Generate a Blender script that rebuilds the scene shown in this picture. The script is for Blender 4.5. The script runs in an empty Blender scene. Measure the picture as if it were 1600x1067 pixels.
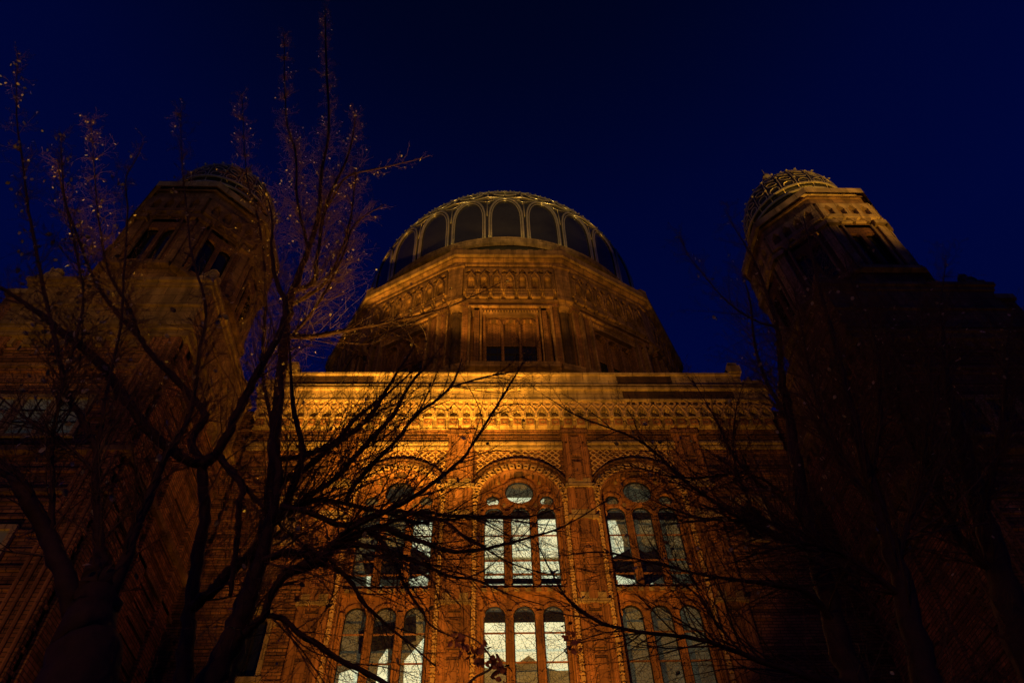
import bpy, math, random
import numpy as np
from mathutils import Vector, Matrix
random.seed(7)
R=math.radians; PI=math.pi
sc=bpy.context.scene; COL=sc.collection
# ---------------------------------------------------------------- camera
FPX=1155.0
up=np.array([-37,924,-FPX]); up/=np.linalg.norm(up)
ax=np.array([1,-.003,(924*-.003-37)/FPX]); ax-=up*(ax@up); ax/=np.linalg.norm(ax)
ay=np.cross(up,ax)
RM=np.array([ax,ay,up]); CAM=np.array([0,0,1.6])
cam=bpy.data.cameras.new('camera'); co=bpy.data.objects.new('camera',cam); COL.objects.link(co)
cam.sensor_width=36; cam.lens=FPX/1600*36; cam.clip_end=3000; cam.clip_start=.05
M4=Matrix.Identity(4)
for i in range(3):
    for j in range(3): M4[i][j]=float(RM[i][j])
M4.translation=Vector(CAM); co.matrix_world=M4; sc.camera=co
def at(x,y,D):
    d=RM@np.array([x-800,533.5-y,-FPX]); p=CAM+d*(D/d[1]); return Vector((float(p[0]),float(p[1]),float(p[2])))
# ---------------------------------------------------------------- sky
w=bpy.data.worlds.new("World"); sc.world=w; w.use_nodes=True
nt=w.node_tree; N=nt.nodes; L=nt.links
bg=N['Background']; tc=N.new('ShaderNodeTexCoord'); sp=N.new('ShaderNodeSeparateXYZ'); cr=N.new('ShaderNodeValToRGB')
L.new(tc.outputs['Generated'],sp.inputs[0]); L.new(sp.outputs['Z'],cr.inputs[0]); L.new(cr.outputs[0],bg.inputs[0])
e=cr.color_ramp.elements
e[0].position=.0; e[0].color=(.0002,.0030,.040,1)
e[1].position=1.0; e[1].color=(.0001,.0010,.0085,1)
for p_,c_ in ((.60,(.0001,.0020,.035,1)),(.74,(.0001,.0019,.037,1)),(.86,(.0001,.0016,.028,1)),(.95,(.0001,.0012,.0140,1))):
    a=e.new(p_); a.color=c_
bg.inputs[1].default_value=1.0
sc.view_settings.view_transform='Standard'; sc.view_settings.look='None'; sc.view_settings.gamma=1; sc.view_settings.exposure=0
sc.cycles.max_bounces=4; sc.cycles.transparent_max_bounces=16
# ---------------------------------------------------------------- sodium floodlights, plus spots added to brighten single parts
def spot(name,loc,aim,power,size,blend=.9,color=(1,.47,.07),rad=.12):
    l=bpy.data.lights.new(name,'SPOT'); o=bpy.data.objects.new(name,l); COL.objects.link(o)
    l.energy=power; l.spot_size=R(size); l.spot_blend=blend; l.color=color; l.shadow_soft_size=rad
    o.location=loc; d=Vector(aim)-Vector(loc); o.rotation_euler=d.to_track_quat('-Z','Y').to_euler(); return o
b_=spot('floodlight_beam',(-3.0,9.0,.6),(-2.4,18.4,21.2),80000,30,1.0,(1,.44,.04),.4); b_.scale=(1,.52,1)
spot('floodlight_wash',(.0,8.2,.6),(-.2,18.4,18.0),11000,62,1.0,(1,.42,.045))
spot('tower_wash_left',(-7,-6,3),(-10.9,12.7,19.6),4600,21,1.0,(1,.48,.06))
spot('tower_wash_right',(19.5,-3,4),(13.3,12.7,26.5),31000,11,1.0,(1,.48,.06))
spot('tower_wash_low',(-9.6,7.4,.5),(-10.6,12.7,12.5),800,62,1.0,(1,.42,.06))
spot('tower_wash_low',(8,6.8,.6),(11,12.7,20),220,60,1.0,(1,.42,.06))
spot('drum_wash',(2.5,-17,6),(1.3,21,28.5),19000,24,1.0,(1,.45,.055),.2)
spot('dome_wash',(1.5,-16,9),(1,24,44.5),34000,17,.9,(1,.62,.20),.2)  # added narrow spot that brightens the dome ribs
spot('side_dome_wash',(3,-12,8),(12.9,14,28.8),2600,11,1.0,(1,.62,.26),.2)  # added spot for highlights on the right small dome
spot('side_dome_wash',(-2,-12,8),(-10.8,14,28.8),1600,11,1.0,(1,.62,.26),.2)  # added spot for highlights on the left small dome
spot('bark_fill',(-6,-9,7),(-1,6,8),260,90,1.0,(1,.42,.12),.3)  # added fill from the camera side, lifts the bark out of black
p_=at(755,1020,3.9); spot('spray_glow',(-2,-6,4),p_,420,9,1.0,(1,.5,.25),.2)  # added spot that brightens only the leaf spray
spot('tree_glow',(-1.2,12.6,3),(-3.6,7.2,14.5),4600,64,1.0,(1,.48,.06))  # added spot that brightens the upper twigs
# ---------------------------------------------------------------- mesh builder
class MB:
    def __init__(s): s.v=[]; s.f=[]; s.m=[]; s.sm=False
    def add(s,vs,fs,m=0):
        b=len(s.v); s.v+= [tuple(p) for p in vs]; s.f+=[tuple(b+i for i in f) for f in fs]; s.m+=[m]*len(fs)
    def box(s,x0,x1,y0,y1,z0,z1,m=0):
        s.add([(x0,y0,z0),(x1,y0,z0),(x1,y1,z0),(x0,y1,z0),(x0,y0,z1),(x1,y0,z1),(x1,y1,z1),(x0,y1,z1)],
              [(0,3,2,1),(4,5,6,7),(0,1,5,4),(1,2,6,5),(2,3,7,6),(3,0,4,7)],m)
    def prism(s,poly,y0,y1,m=0):
        n=len(poly); s.add([(x,y0,z) for x,z in poly]+[(x,y1,z) for x,z in poly],
              [tuple(range(n)),tuple(range(2*n-1,n-1,-1))]+[(i,i+n,(i+1)%n+n,(i+1)%n) for i in range(n)],m)
    def plate(s,outer,holes,y0,y1,m=0):
        c=bpy.data.curves.new('t','CURVE'); c.dimensions='2D'; c.fill_mode='BOTH'; c.extrude=(y1-y0)/2
        for lp in [outer]+holes:
            sp=c.splines.new('POLY'); sp.points.add(len(lp)-1)
            for q,(x,z) in zip(sp.points,lp): q.co=(x,z,0,1)
            sp.use_cyclic_u=True
        o=bpy.data.objects.new('t',c); me=o.to_mesh(); ym=(y0+y1)/2
        s.add([(v.co.x,ym-v.co.z,v.co.y) for v in me.vertices],[tuple(p.vertices) for p in me.polygons],m)
        o.to_mesh_clear(); bpy.data.objects.remove(o); bpy.data.curves.remove(c)
    def ring(s,cx,cz,r0,r1,a0,a1,y0,y1,n=24,m=0):
        pts=[]
        for i in range(n+1):
            a=a0+(a1-a0)*i/n; c,t=math.cos(a),math.sin(a)
            pts+=[(cx+r0*c,y0,cz+r0*t),(cx+r1*c,y0,cz+r1*t),(cx+r1*c,y1,cz+r1*t),(cx+r0*c,y1,cz+r0*t)]
        fs=[]
        for i in range(n):
            b=4*i
            for k in range(4): fs.append((b+k,b+(k+1)%4,b+4+(k+1)%4,b+4+k))
        fs+=[(0,3,2,1),(4*n,4*n+1,4*n+2,4*n+3)]
        s.add(pts,fs,m)
    def tube(s,pts,rad,n=6,m=0,cap=True):
        pts=[Vector(p) for p in pts]; k=len(pts)
        if not hasattr(rad,'__len__'): rad=[rad]*k
        vs=[]; ref=None
        for i,p in enumerate(pts):
            t=(pts[min(i+1,k-1)]-pts[max(i-1,0)])
            if t.length<1e-9: t=Vector((0,0,1))
            t.normalize()
            if ref is None: ref=t.orthogonal().normalized()
            else:
                ref=ref-t*ref.dot(t)
                if ref.length<1e-5: ref=t.orthogonal()
                ref.normalize()
            b=t.cross(ref)
            for j in range(n):
                a=2*PI*j/n; vs.append(p+(ref*math.cos(a)+b*math.sin(a))*rad[i])
        fs=[(i*n+j,i*n+(j+1)%n,(i+1)*n+(j+1)%n,(i+1)*n+j) for i in range(k-1) for j in range(n)]
        if cap: fs+=[tuple(range(n-1,-1,-1)),tuple((k-1)*n+j for j in range(n))]
        s.add(vs,fs,m)
    def lathe(s,cx,cy,prof,n=24,off=0,m=0,capt=True):
        vs=[(cx+r*math.sin(2*PI*j/n+off),cy-r*math.cos(2*PI*j/n+off),z) for r,z in prof for j in range(n)]
        k=len(prof); fs=[(i*n+j,i*n+(j+1)%n,(i+1)*n+(j+1)%n,(i+1)*n+j) for i in range(k-1) for j in range(n)]
        if capt: fs.append(tuple((k-1)*n+j for j in range(n)))
        s.add(vs,fs,m)
    def build(s,name,mats,parent=None,smooth=False,loc=(0,0,0),rz=0):
        me=bpy.data.meshes.new(name); me.from_pydata(s.v,[],s.f)
        for mt in (mats if isinstance(mats,(list,tuple)) else [mats]): me.materials.append(mt)
        me.polygons.foreach_set('material_index',s.m)
        if smooth: me.polygons.foreach_set('use_smooth',[True]*len(s.f))
        me.update(); o=bpy.data.objects.new(name,me); COL.objects.link(o); o.parent=parent; o.location=loc; o.rotation_euler.z=rz
        return o
def empty(name,loc,label,cat,group=None):
    o=bpy.data.objects.new(name,None); COL.objects.link(o); o.location=loc; o['label']=label; o['category']=cat
    if group: o['group']=group
    return o
def copy_to(o,parent,rz=None,loc=None,sx=None):
    c=o.copy(); COL.objects.link(c); c.parent=parent
    if rz is not None: c.rotation_euler.z=rz
    if loc is not None: c.location=loc
    if sx is not None: c.scale.x=sx
    for ch in o.children: copy_to(ch,c)
    return c
# ---------------------------------------------------------------- materials
def mat(name,build):
    m=bpy.data.materials.new(name); m.use_nodes=True; nt=m.node_tree; b=nt.nodes['Principled BSDF']; build(nt,b,nt.nodes,nt.links); return m
def wall_uv(nt,N,L):
    tc=N.new('ShaderNodeTexCoord'); s=N.new('ShaderNodeSeparateXYZ'); n=N.new('ShaderNodeSeparateXYZ')
    L.new(tc.outputs['Object'],s.inputs[0]); L.new(tc.outputs['Normal'],n.inputs[0])
    ab=N.new('ShaderNodeMath'); ab.operation='ABSOLUTE'; L.new(n.outputs['X'],ab.inputs[0])
    gt=N.new('ShaderNodeMath'); gt.operation='GREATER_THAN'; gt.inputs[1].default_value=.72; L.new(ab.outputs[0],gt.inputs[0])
    mx=N.new('ShaderNodeMix'); L.new(gt.outputs[0],mx.inputs[0]); L.new(s.outputs['X'],mx.inputs[2]); L.new(s.outputs['Y'],mx.inputs[3])
    c=N.new('ShaderNodeCombineXYZ'); L.new(mx.outputs[0],c.inputs[0]); L.new(s.outputs['Z'],c.inputs[1])
    return c,s,tc
def masonry(name,c1,c2,mortar,bw,bh,ms,band=0,rough=.85,bump=.35,var=.5):
    def f(nt,b,N,L):
        uv,s,tc=wall_uv(nt,N,L)
        br=N.new('ShaderNodeTexBrick'); L.new(uv.outputs[0],br.inputs['Vector'])
        br.inputs['Color1'].default_value=(*c1,1); br.inputs['Color2'].default_value=(*c2,1); br.inputs['Mortar'].default_value=(*mortar,1)
        br.inputs['Scale'].default_value=1; br.inputs['Brick Width'].default_value=bw; br.inputs['Row Height'].default_value=bh; br.inputs['Mortar Size'].default_value=ms
        br.inputs['Bias'].default_value=-.1
        no=N.new('ShaderNodeTexNoise'); no.inputs['Scale'].default_value=1.3; no.inputs['Detail'].default_value=8; no.inputs['Roughness'].default_value=.7; L.new(tc.outputs['Object'],no.inputs['Vector'])
        r=N.new('ShaderNodeMapRange'); r.inputs[1].default_value=.3; r.inputs[2].default_value=.7; r.inputs[3].default_value=1-var; r.inputs[4].default_value=1+var*.5; L.new(no.outputs[0],r.inputs[0])
        mp=N.new('ShaderNodeMapping'); mp.inputs['Scale'].default_value=(3.5,3.5,.35); L.new(tc.outputs['Object'],mp.inputs['Vector'])
        n3=N.new('ShaderNodeTexNoise'); n3.inputs['Scale'].default_value=1; n3.inputs['Detail'].default_value=7; L.new(mp.outputs[0],n3.inputs['Vector'])
        r3=N.new('ShaderNodeMapRange'); r3.inputs[1].default_value=.38; r3.inputs[2].default_value=.62; r3.inputs[3].default_value=.55; r3.inputs[4].default_value=1.1; L.new(n3.outputs[0],r3.inputs[0])
        rr_=N.new('ShaderNodeMath'); rr_.operation='MULTIPLY'; L.new(r.outputs[0],rr_.inputs[0]); L.new(r3.outputs[0],rr_.inputs[1]); r=rr_
        mu=N.new('ShaderNodeMix'); mu.data_type='RGBA'; mu.blend_type='MULTIPLY'; mu.inputs[0].default_value=1; L.new(br.outputs['Color'],mu.inputs[6])
        if band:
            w=N.new('ShaderNodeMath'); w.operation='DIVIDE'; w.inputs[1].default_value=band; L.new(s.outputs['Z'],w.inputs[0])
            fr=N.new('ShaderNodeMath'); fr.operation='FRACT'; L.new(w.outputs[0],fr.inputs[0])
            cr=N.new('ShaderNodeValToRGB'); cr.color_ramp.interpolation='CONSTANT'; L.new(fr.outputs[0],cr.inputs[0])
            e=cr.color_ramp.elements; e[0].color=(1,1,1,1); e[1].position=.55; e[1].color=(.55,.5,.5,1)
            for p,v in ((.68,.95),(.78,.62),(.86,1.25),(.92,.8)):
                q=e.new(p); q.color=(v,v,v,1)
            mm=N.new('ShaderNodeMath'); mm.operation='MULTIPLY'; L.new(cr.outputs[0],mm.inputs[0]); L.new(r.outputs[0],mm.inputs[1]); L.new(mm.outputs[0],mu.inputs[7])
        else: L.new(r.outputs[0],mu.inputs[7])
        L.new(mu.outputs[2],b.inputs['Base Color']); b.inputs['Roughness'].default_value=rough
        bp=N.new('ShaderNodeBump'); bp.inputs['Strength'].default_value=bump; bp.inputs['Distance'].default_value=.03
        n2=N.new('ShaderNodeTexNoise'); n2.inputs['Scale'].default_value=14; n2.inputs['Detail'].default_value=6; L.new(tc.outputs['Object'],n2.inputs['Vector'])
        sb=N.new('ShaderNodeMath'); sb.operation='SUBTRACT'; L.new(n2.outputs[0],sb.inputs[0]); L.new(br.outputs['Fac'],sb.inputs[1])
        L.new(sb.outputs[0],bp.inputs['Height']); L.new(bp.outputs[0],b.inputs['Normal'])
    return mat(name,f)
BRICK=masonry('banded brick',(.50,.24,.11),(.34,.14,.065),(.13,.07,.04),.27,.09,.012,band=1.32,bump=.5)
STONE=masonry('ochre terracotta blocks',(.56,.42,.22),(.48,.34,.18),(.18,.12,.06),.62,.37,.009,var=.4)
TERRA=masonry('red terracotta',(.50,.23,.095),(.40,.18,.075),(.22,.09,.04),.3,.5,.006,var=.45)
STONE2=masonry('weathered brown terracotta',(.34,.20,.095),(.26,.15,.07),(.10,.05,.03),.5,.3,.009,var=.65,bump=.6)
BRICK2=masonry('weathered brick',(.30,.14,.065),(.2,.09,.045),(.08,.04,.02),.27,.09,.012,bump=.5,var=.6)
DARKS=masonry('blackened stone and recess shade',(.09,.045,.025),(.06,.03,.02),(.02,.012,.01),.45,.3,.01,var=.6)  # real blackened blocks, also the painted shade in holes and slots
def plain(name,c,rough=.7,metal=0,noise=0,nscale=6,bump=0):
    def f(nt,b,N,L):
        b.inputs['Base Color'].default_value=(*c,1); b.inputs['Roughness'].default_value=rough; b.inputs['Metallic'].default_value=metal
        if noise:
            tc=N.new('ShaderNodeTexCoord'); no=N.new('ShaderNodeTexNoise'); no.inputs['Scale'].default_value=nscale; no.inputs['Detail'].default_value=6
            L.new(tc.outputs['Object'],no.inputs['Vector']); r=N.new('ShaderNodeMix'); r.data_type='RGBA'
            r.inputs[6].default_value=(*[x*(1-noise) for x in c],1); r.inputs[7].default_value=(*[min(1,x*(1+noise)) for x in c],1)
            L.new(no.outputs[0],r.inputs[0]); L.new(r.outputs[2],b.inputs['Base Color'])
            if bump:
                bp=N.new('ShaderNodeBump'); bp.inputs['Strength'].default_value=bump; bp.inputs['Distance'].default_value=.02; L.new(no.outputs[0],bp.inputs['Height']); L.new(bp.outputs[0],b.inputs['Normal'])
    return mat(name,f)
GOLD=plain('gilded metal',(.88,.70,.38),.30,.65,.35,5)
SKIN=plain('dark dome sheeting',(.05,.05,.047),.2,.3,.8,.45)
IRON=plain('dark iron',(.03,.025,.02),.5,.5)
DGLASS=plain('dark glass',(.012,.014,.016),.12,0)
PALE=plain('carved pale terracotta',(.60,.40,.20),.8,0,.35,9,.3)
STONE3=masonry('sooty ochre blocks',(.40,.27,.12),(.33,.22,.10),(.12,.07,.03),.7,.4,.009,var=.5)
BARK=plain('bark',(.12,.055,.03),.75,0,.6,14,.6)
TWIG=plain('twig bark',(.18,.085,.03),.55)
LEAF=plain('dry leaf',(.85,.66,.36),.28,0,.3,3)
RLEAF=plain('red brown leaf',(.42,.13,.05),.55,0,.5,9)
GROUND=plain('paving',(.05,.045,.04),.9,0,.3,2)
ROADM=plain('asphalt',(.04,.04,.042),.85,0,.3,20)
def emi(name,c,s,noise=.35,sc=2.0):
    def f(nt,b,N,L):
        tc=N.new('ShaderNodeTexCoord'); no=N.new('ShaderNodeTexNoise'); no.inputs['Scale'].default_value=sc; no.inputs['Detail'].default_value=3; L.new(tc.outputs['Object'],no.inputs['Vector'])
        r=N.new('ShaderNodeMapRange'); r.inputs[1].default_value=.3; r.inputs[2].default_value=.7; r.inputs[3].default_value=s*(1-noise); r.inputs[4].default_value=s*(1+noise); L.new(no.outputs[0],r.inputs[0])
        b.inputs['Base Color'].default_value=(*c,1); b.inputs['Emission Color'].default_value=(*c,1); L.new(r.outputs[0],b.inputs['Emission Strength'])
    return mat(name,f)
LIT=emi('bright glow board',(.84,.86,.66),.92,.3,.9)  # emission stands in for lamplight on the room walls
DIM=emi('dim glow board',(.34,.30,.19),.09,.6,1.2)
GREY=emi('half bright glow board',(.46,.42,.26),.10,.4)
SHADE=plain('dark interior board',(.02,.018,.018),.9)
def leaded(nt,b,N,L):
    out=N['Material Output']
    tc=N.new('ShaderNodeTexCoord'); s=N.new('ShaderNodeSeparateXYZ'); L.new(tc.outputs['Object'],s.inputs[0]); c=N.new('ShaderNodeCombineXYZ')
    L.new(s.outputs['X'],c.inputs[0]); L.new(s.outputs['Z'],c.inputs[1])
    no=N.new('ShaderNodeTexNoise'); no.inputs['Scale'].default_value=2.2; L.new(c.outputs[0],no.inputs['Vector'])
    ad=N.new('ShaderNodeVectorMath'); ad.operation='MULTIPLY_ADD'; L.new(no.outputs['Color'],ad.inputs[0]); ad.inputs[1].default_value=(.35,.35,0); L.new(c.outputs[0],ad.inputs[2])
    v=N.new('ShaderNodeTexVoronoi'); v.feature='DISTANCE_TO_EDGE'; v.voronoi_dimensions='2D'; v.inputs['Scale'].default_value=9; L.new(ad.outputs[0],v.inputs['Vector'])
    lt=N.new('ShaderNodeMath'); lt.operation='LESS_THAN'; lt.inputs[1].default_value=.055; L.new(v.outputs['Distance'],lt.inputs[0])
    tr=N.new('ShaderNodeBsdfTransparent'); tr.inputs[0].default_value=(.93,.95,.85,1)
    gl=N.new('ShaderNodeBsdfGlossy'); gl.inputs['Roughness'].default_value=.08
    m1=N.new('ShaderNodeMixShader'); m1.inputs[0].default_value=.05; L.new(tr.outputs[0],m1.inputs[1]); L.new(gl.outputs[0],m1.inputs[2])
    b.inputs['Base Color'].default_value=(.05,.045,.03,1); b.inputs['Roughness'].default_value=.6
    mf=N.new('ShaderNodeMath'); mf.operation='MULTIPLY'; mf.inputs[1].default_value=.32; L.new(lt.outputs[0],mf.inputs[0])
    m2=N.new('ShaderNodeMixShader'); L.new(mf.outputs[0],m2.inputs[0]); L.new(m1.outputs[0],m2.inputs[1]); L.new(b.outputs[0],m2.inputs[2])
    L.new(m2.outputs[0],out.inputs[0])
LEADED=mat('leaded glass',leaded)
# ---------------------------------------------------------------- setting
g=MB(); g.add([(-900,-900,0),(900,-900,0),(900,900,0),(-900,900,0)],[(0,1,2,3)]); o=g.build('ground',GROUND); o['kind']='structure'
g=MB(); g.box(-200,200,-14,-4,-.3,.004); o=g.build('road',ROADM); o['kind']='structure'
g=MB(); g.box(-200,200,-3.99,7,-.3,.12); o=g.build('pavement',GROUND); o['kind']='structure'
# ================================================================ SYNAGOGUE (local x'=X-1.07, y'=Y-18.4)
XA,YA=1.07,18.4
B=empty('synagogue',(XA,YA,0),'huge brick building with ribbed central dome between two domed towers, windows lit from inside','building')
def lo(x,y,D): p=at(x,y,D); return (p.x-XA,p.y-YA,p.z)
def zr(y,D,x=812): return at(x,y,D).z
def arch_loop(cx,hw,z0,zs,n=14):
    return [(cx-hw,z0),(cx+hw,z0)]+[(cx+hw*math.cos(PI*i/n),zs+hw*math.sin(PI*i/n)) for i in range(n+1)]
def circ(cx,cz,r,n=28): return [(cx+r*math.cos(2*PI*i/n),cz+r*math.sin(2*PI*i/n)) for i in range(n)]
BAYS=(-3.83,0,3.83); AZ=16.55; AR=1.27
wall=MB()
side=MB()
smallw=(-7.25,7.25)
holes=[arch_loop(c,AR,8.0,AZ,32) for c in BAYS]+[arch_loop(c,.36,15.1,16.2) for c in smallw]+[arch_loop(-7.25,.36,11.0,12.4)]
wall.plate([(-9.1,0),(9.1,0),(9.1,21.3),(-9.1,21.3)],holes,0,.3)
wall.box(-9.1,-8.8,.301,11,0,21.2); wall.box(8.8,9.1,.301,11,0,21.2); wall.box(-8.79,8.79,.9,11,20.8,21.2)
wall.build('wall',BRICK,B)
for sd in (-1,1):
    q=MB(); a_,b_=sorted((sd*9.1,sd*12.5)); q.box(a_,b_,.25,9,0,20.9); q.build('link_wall',BRICK,B)
# horizontal brick courses standing proud on the plain bays and piers
for s in (-1,1):
    cs=MB()
    for k in range(34):
        z=8.4+k*.34
        if k%3==2: continue
        x0,x1=(5.75,9.12)
        if s*1: a,b_=(x0,x1) if s>0 else (-x1,-x0)
        if (15.0<z<16.7 or 10.9<z<12.9):
            cx=7.25*s
            cs.box(a,cx-.5,-.035,.02,z,z+.11); cs.box(cx+.5,b_,-.035,.02,z,z+.11)
        else: cs.box(a,b_,-.035-.02*(k%2),.02,z,z+.09+.04*(k%2))
    cs.build('brick_course',BRICK,B)
# pilasters between the bays
for px_ in (-5.75,-1.915,1.915,5.75):
    p=MB(); hw=.42
    p.box(px_-hw,px_+hw,-.16,.01,0,19.75)
    for dx in (-.36,-.22,.22,.36): p.tube([(px_+dx,-.17,7),(px_+dx,-.17,19.4)],.035,6)
    z=8.2
    while z<19:
        p.box(px_-.17,px_+.17,-.20,-.15,z,z+.95,1)
        p.box(px_-.12,px_+.12,-.235,-.19,z+.08,z+.87,0)
        z+=1.12
    for zc in (15.75,17.0,12.9):
        p.box(px_-hw-.04,px_+hw+.04,-.25,-.1,zc,zc+.12,2); p.box(px_-hw+.06,px_+hw-.06,-.22,-.1,zc+.12,zc+.34,2)
    p.box(px_-hw-.05,px_+hw+.05,-.24,0,19.3,19.5,1)
    p.build('pilaster',[TERRA,BRICK,STONE],B)
# window bays
def light_set(): return [(-.82,.30),(0,.30),(.82,.30)]
for bi,c in enumerate(BAYS):
    s=MB()
    n=19
    for i in range(n):
        a0=PI*i/n+.012; a1=PI*(i+1)/n-.012
        s.ring(c,AZ,AR+.05,AR+.28,a0+.012,a1-.012,-.09,.05,3,1)
        am=(a0+a1)/2; cx_,cz_=c+(AR+.145)*math.cos(am),AZ+(AR+.145)*math.sin(am)
        s.ring(cx_,cz_,.055,.085,0,2*PI,-.12,-.085,8,1); s.ring(cx_,cz_,.001,.055,0,2*PI,-.096,-.088,8,3)  # dark disc painted as the shade inside the hole
    for r,wd,pr in ((AR+.32,.05,.10),(AR+.40,.04,.15),(AR-.0,.05,.08)):
        s.ring(c,AZ,r,r+wd,0,PI,-pr,.05,36,0 if r<AR+.1 else 2)
    for sd in (-1,1):
        x=c+sd*(AR+.14)
        z=8.2
        while z<AZ-.1:
            s.box(x-.055,x+.055,-.09,.01,z,z+.12,1); s.tube([(x-.05,-.06,z+.17),(x,-.11,z+.2),(x+.05,-.06,z+.17)],.03,5,1)
            z+=.26
        for dx in (-.14,-.02,.2): s.tube([(c+sd*(AR+.14+dx),-.05,7.5),(c+sd*(AR+.14+dx),-.05,AZ)],.03,6,0)
    s.build('arch_moulding',[TERRA,PALE,BRICK2,DARKS],B)
    t=MB()
    ls=light_set()
    OZ=zr(770,18.72); SZ=zr(783,18.72); TZ=zr(793,18.72)-.30; SILL=zr(917,18.72); LA=zr(946,18.72)-.31
    hol=[arch_loop(c+dx,hw,SILL,TZ) for dx,hw in ls]+[circ(c,OZ,.46),circ(c-.86,SZ,.21),circ(c+.86,SZ,.21)]
    hol+=[arch_loop(c+dx,hw,8.6,LA) for dx,hw in ls]
    t.plate(arch_loop(c,AR+.02,8.0,AZ,32),hol,.30,.42)
    for dx,hw in ls:
        for zs,z0 in ((TZ,SILL),(LA,8.6)):
            t.ring(c+dx,zs,hw+.02,hw+.075,0,PI,.245,.31,14)
            for sd in (-1,1): t.box(c+dx+sd*(hw+.047)-.027,c+dx+sd*(hw+.047)+.027,.25,.31,z0,zs)
    for zc,rr in ((OZ,.46),): t.ring(c,zc,rr+.02,rr+.10,0,2*PI,.23,.31,32)
    for sd in (-1,1): t.ring(c+sd*.86,SZ,.23,.30,0,2*PI,.25,.31,20)
    for dx in (-.41,.41,-1.17,1.17):
        for z0,z1 in ((SILL+.05,TZ-.02),(8.6,LA-.02)):
            t.tube([(c+dx,.26,z0),(c+dx,.26,z1)],.045,8)
            t.box(c+dx-.075,c+dx+.075,.20,.31,z1-.02,z1+.10); t.box(c+dx-.07,c+dx+.07,.20,.31,z0-.02,z0+.08)
    # little four-petal pieces between the circles
    for dx,dz in ((-.5,OZ-.52),(.5,OZ-.52),(-.66,OZ+.38),(.66,OZ+.38)):
        t.box(c+dx-.05,c+dx+.05,.265,.31,dz-.05,dz+.05,1)
    t.box(c-AR,c+AR,.10,.30,SILL-.30,SILL-.14,0); t.box(c-AR,c+AR,.18,.30,SILL-.14,SILL-.02,0)
    for k in range(8): t.box(c-AR+.08+k*.31,c-AR+.22+k*.31,.06,.11,SILL-.28,SILL-.18,1)
    win=t.build('window',[TERRA,STONE],B)
    # panes, each with frame
    def pane(loop,fr=.028):
        q=MB(); q.plate(loop,[],.362,.370)
        xs=[p[0] for p in loop]; zs=[p[1] for p in loop]; cx_,cz_=(min(xs)+max(xs))/2,(min(zs)+max(zs))/2
        w_=max(xs)-min(xs); h_=max(zs)-min(zs)
        inner=[(cx_+(x-cx_)*(1-2*fr/w_),cz_+(z-cz_)*(1-2*fr/h_)) for x,z in loop]
        q.plate(loop,[inner],.33,.40,1)
        if h_>2:
            for zz in BARS: 
                if min(zs)+.1<zz<max(zs)-.1: q.box(min(xs)+fr,max(xs)-fr,.335,.361,zz-.022,zz+.022,2)
        q.build('pane',[LEADED,IRON,TERRA],win)
    BARS=[zr(837,18.76),zr(876,18.76),zr(897,18.76),zr(989,18.76),zr(1035,18.76),10.2]
    for dx,hw in ls:
        pane(arch_loop(c+dx,hw+.006,SILL-.006,TZ)); pane(arch_loop(c+dx,hw+.006,8.59,LA))
    pane(circ(c,OZ,.465)); pane(circ(c-.86,SZ,.214)); pane(circ(c+.86,SZ,.214))
for c in smallw:
    for z0,zs in (((15.1,16.2),(11.0,12.4)) if c<0 else ((15.1,16.2),)):
        t=MB(); t.ring(c,zs,.37,.48,0,PI,-.06,.02,16); t.ring(c,zs,.53,.60,0,PI,-.08,.02,16)
        for sd in (-1,1): t.box(c+sd*.425-.055,c+sd*.425+.055,-.06,.02,z0,zs)
        t.box(c-.55,c+.55,-.12,.02,z0-.14,z0-.002)
        t.plate(arch_loop(c,.37,z0,zs),[],.2,.21,1)
        t.box(c-.02,c+.02,.14,.2,z0,zs+.3,2)
        t.build('small_window',[STONE,STONE if (c<0 and z0>14) else DGLASS,IRON],B)
# flat emissive boards behind the glass, room light drawn as bright and dim patches
D1=19.35
I=MB(); I.box(-5.6,5.6,D1-YA+.1,D1-YA+.2,8,18.6); I.build('glow_back_board',DIM,B)
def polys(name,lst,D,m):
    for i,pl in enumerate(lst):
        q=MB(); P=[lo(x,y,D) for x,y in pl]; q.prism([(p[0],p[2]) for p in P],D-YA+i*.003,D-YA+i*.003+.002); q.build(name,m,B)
polys('bright_glow_patch',[
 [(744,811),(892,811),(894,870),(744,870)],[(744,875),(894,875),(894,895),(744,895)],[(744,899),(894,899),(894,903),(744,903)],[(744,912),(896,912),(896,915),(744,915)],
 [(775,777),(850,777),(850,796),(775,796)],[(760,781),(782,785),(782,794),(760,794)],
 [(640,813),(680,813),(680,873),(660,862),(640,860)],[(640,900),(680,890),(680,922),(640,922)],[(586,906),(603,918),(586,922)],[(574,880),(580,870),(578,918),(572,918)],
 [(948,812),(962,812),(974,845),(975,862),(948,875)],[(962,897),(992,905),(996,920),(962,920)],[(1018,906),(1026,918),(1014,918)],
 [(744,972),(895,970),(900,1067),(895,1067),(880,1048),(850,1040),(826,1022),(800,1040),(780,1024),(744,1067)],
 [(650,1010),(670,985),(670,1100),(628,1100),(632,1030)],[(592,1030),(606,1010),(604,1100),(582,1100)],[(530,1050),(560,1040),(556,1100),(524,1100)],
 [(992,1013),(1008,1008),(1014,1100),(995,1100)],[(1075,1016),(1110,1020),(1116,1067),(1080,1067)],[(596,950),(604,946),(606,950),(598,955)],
],D1+.05,LIT)
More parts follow.
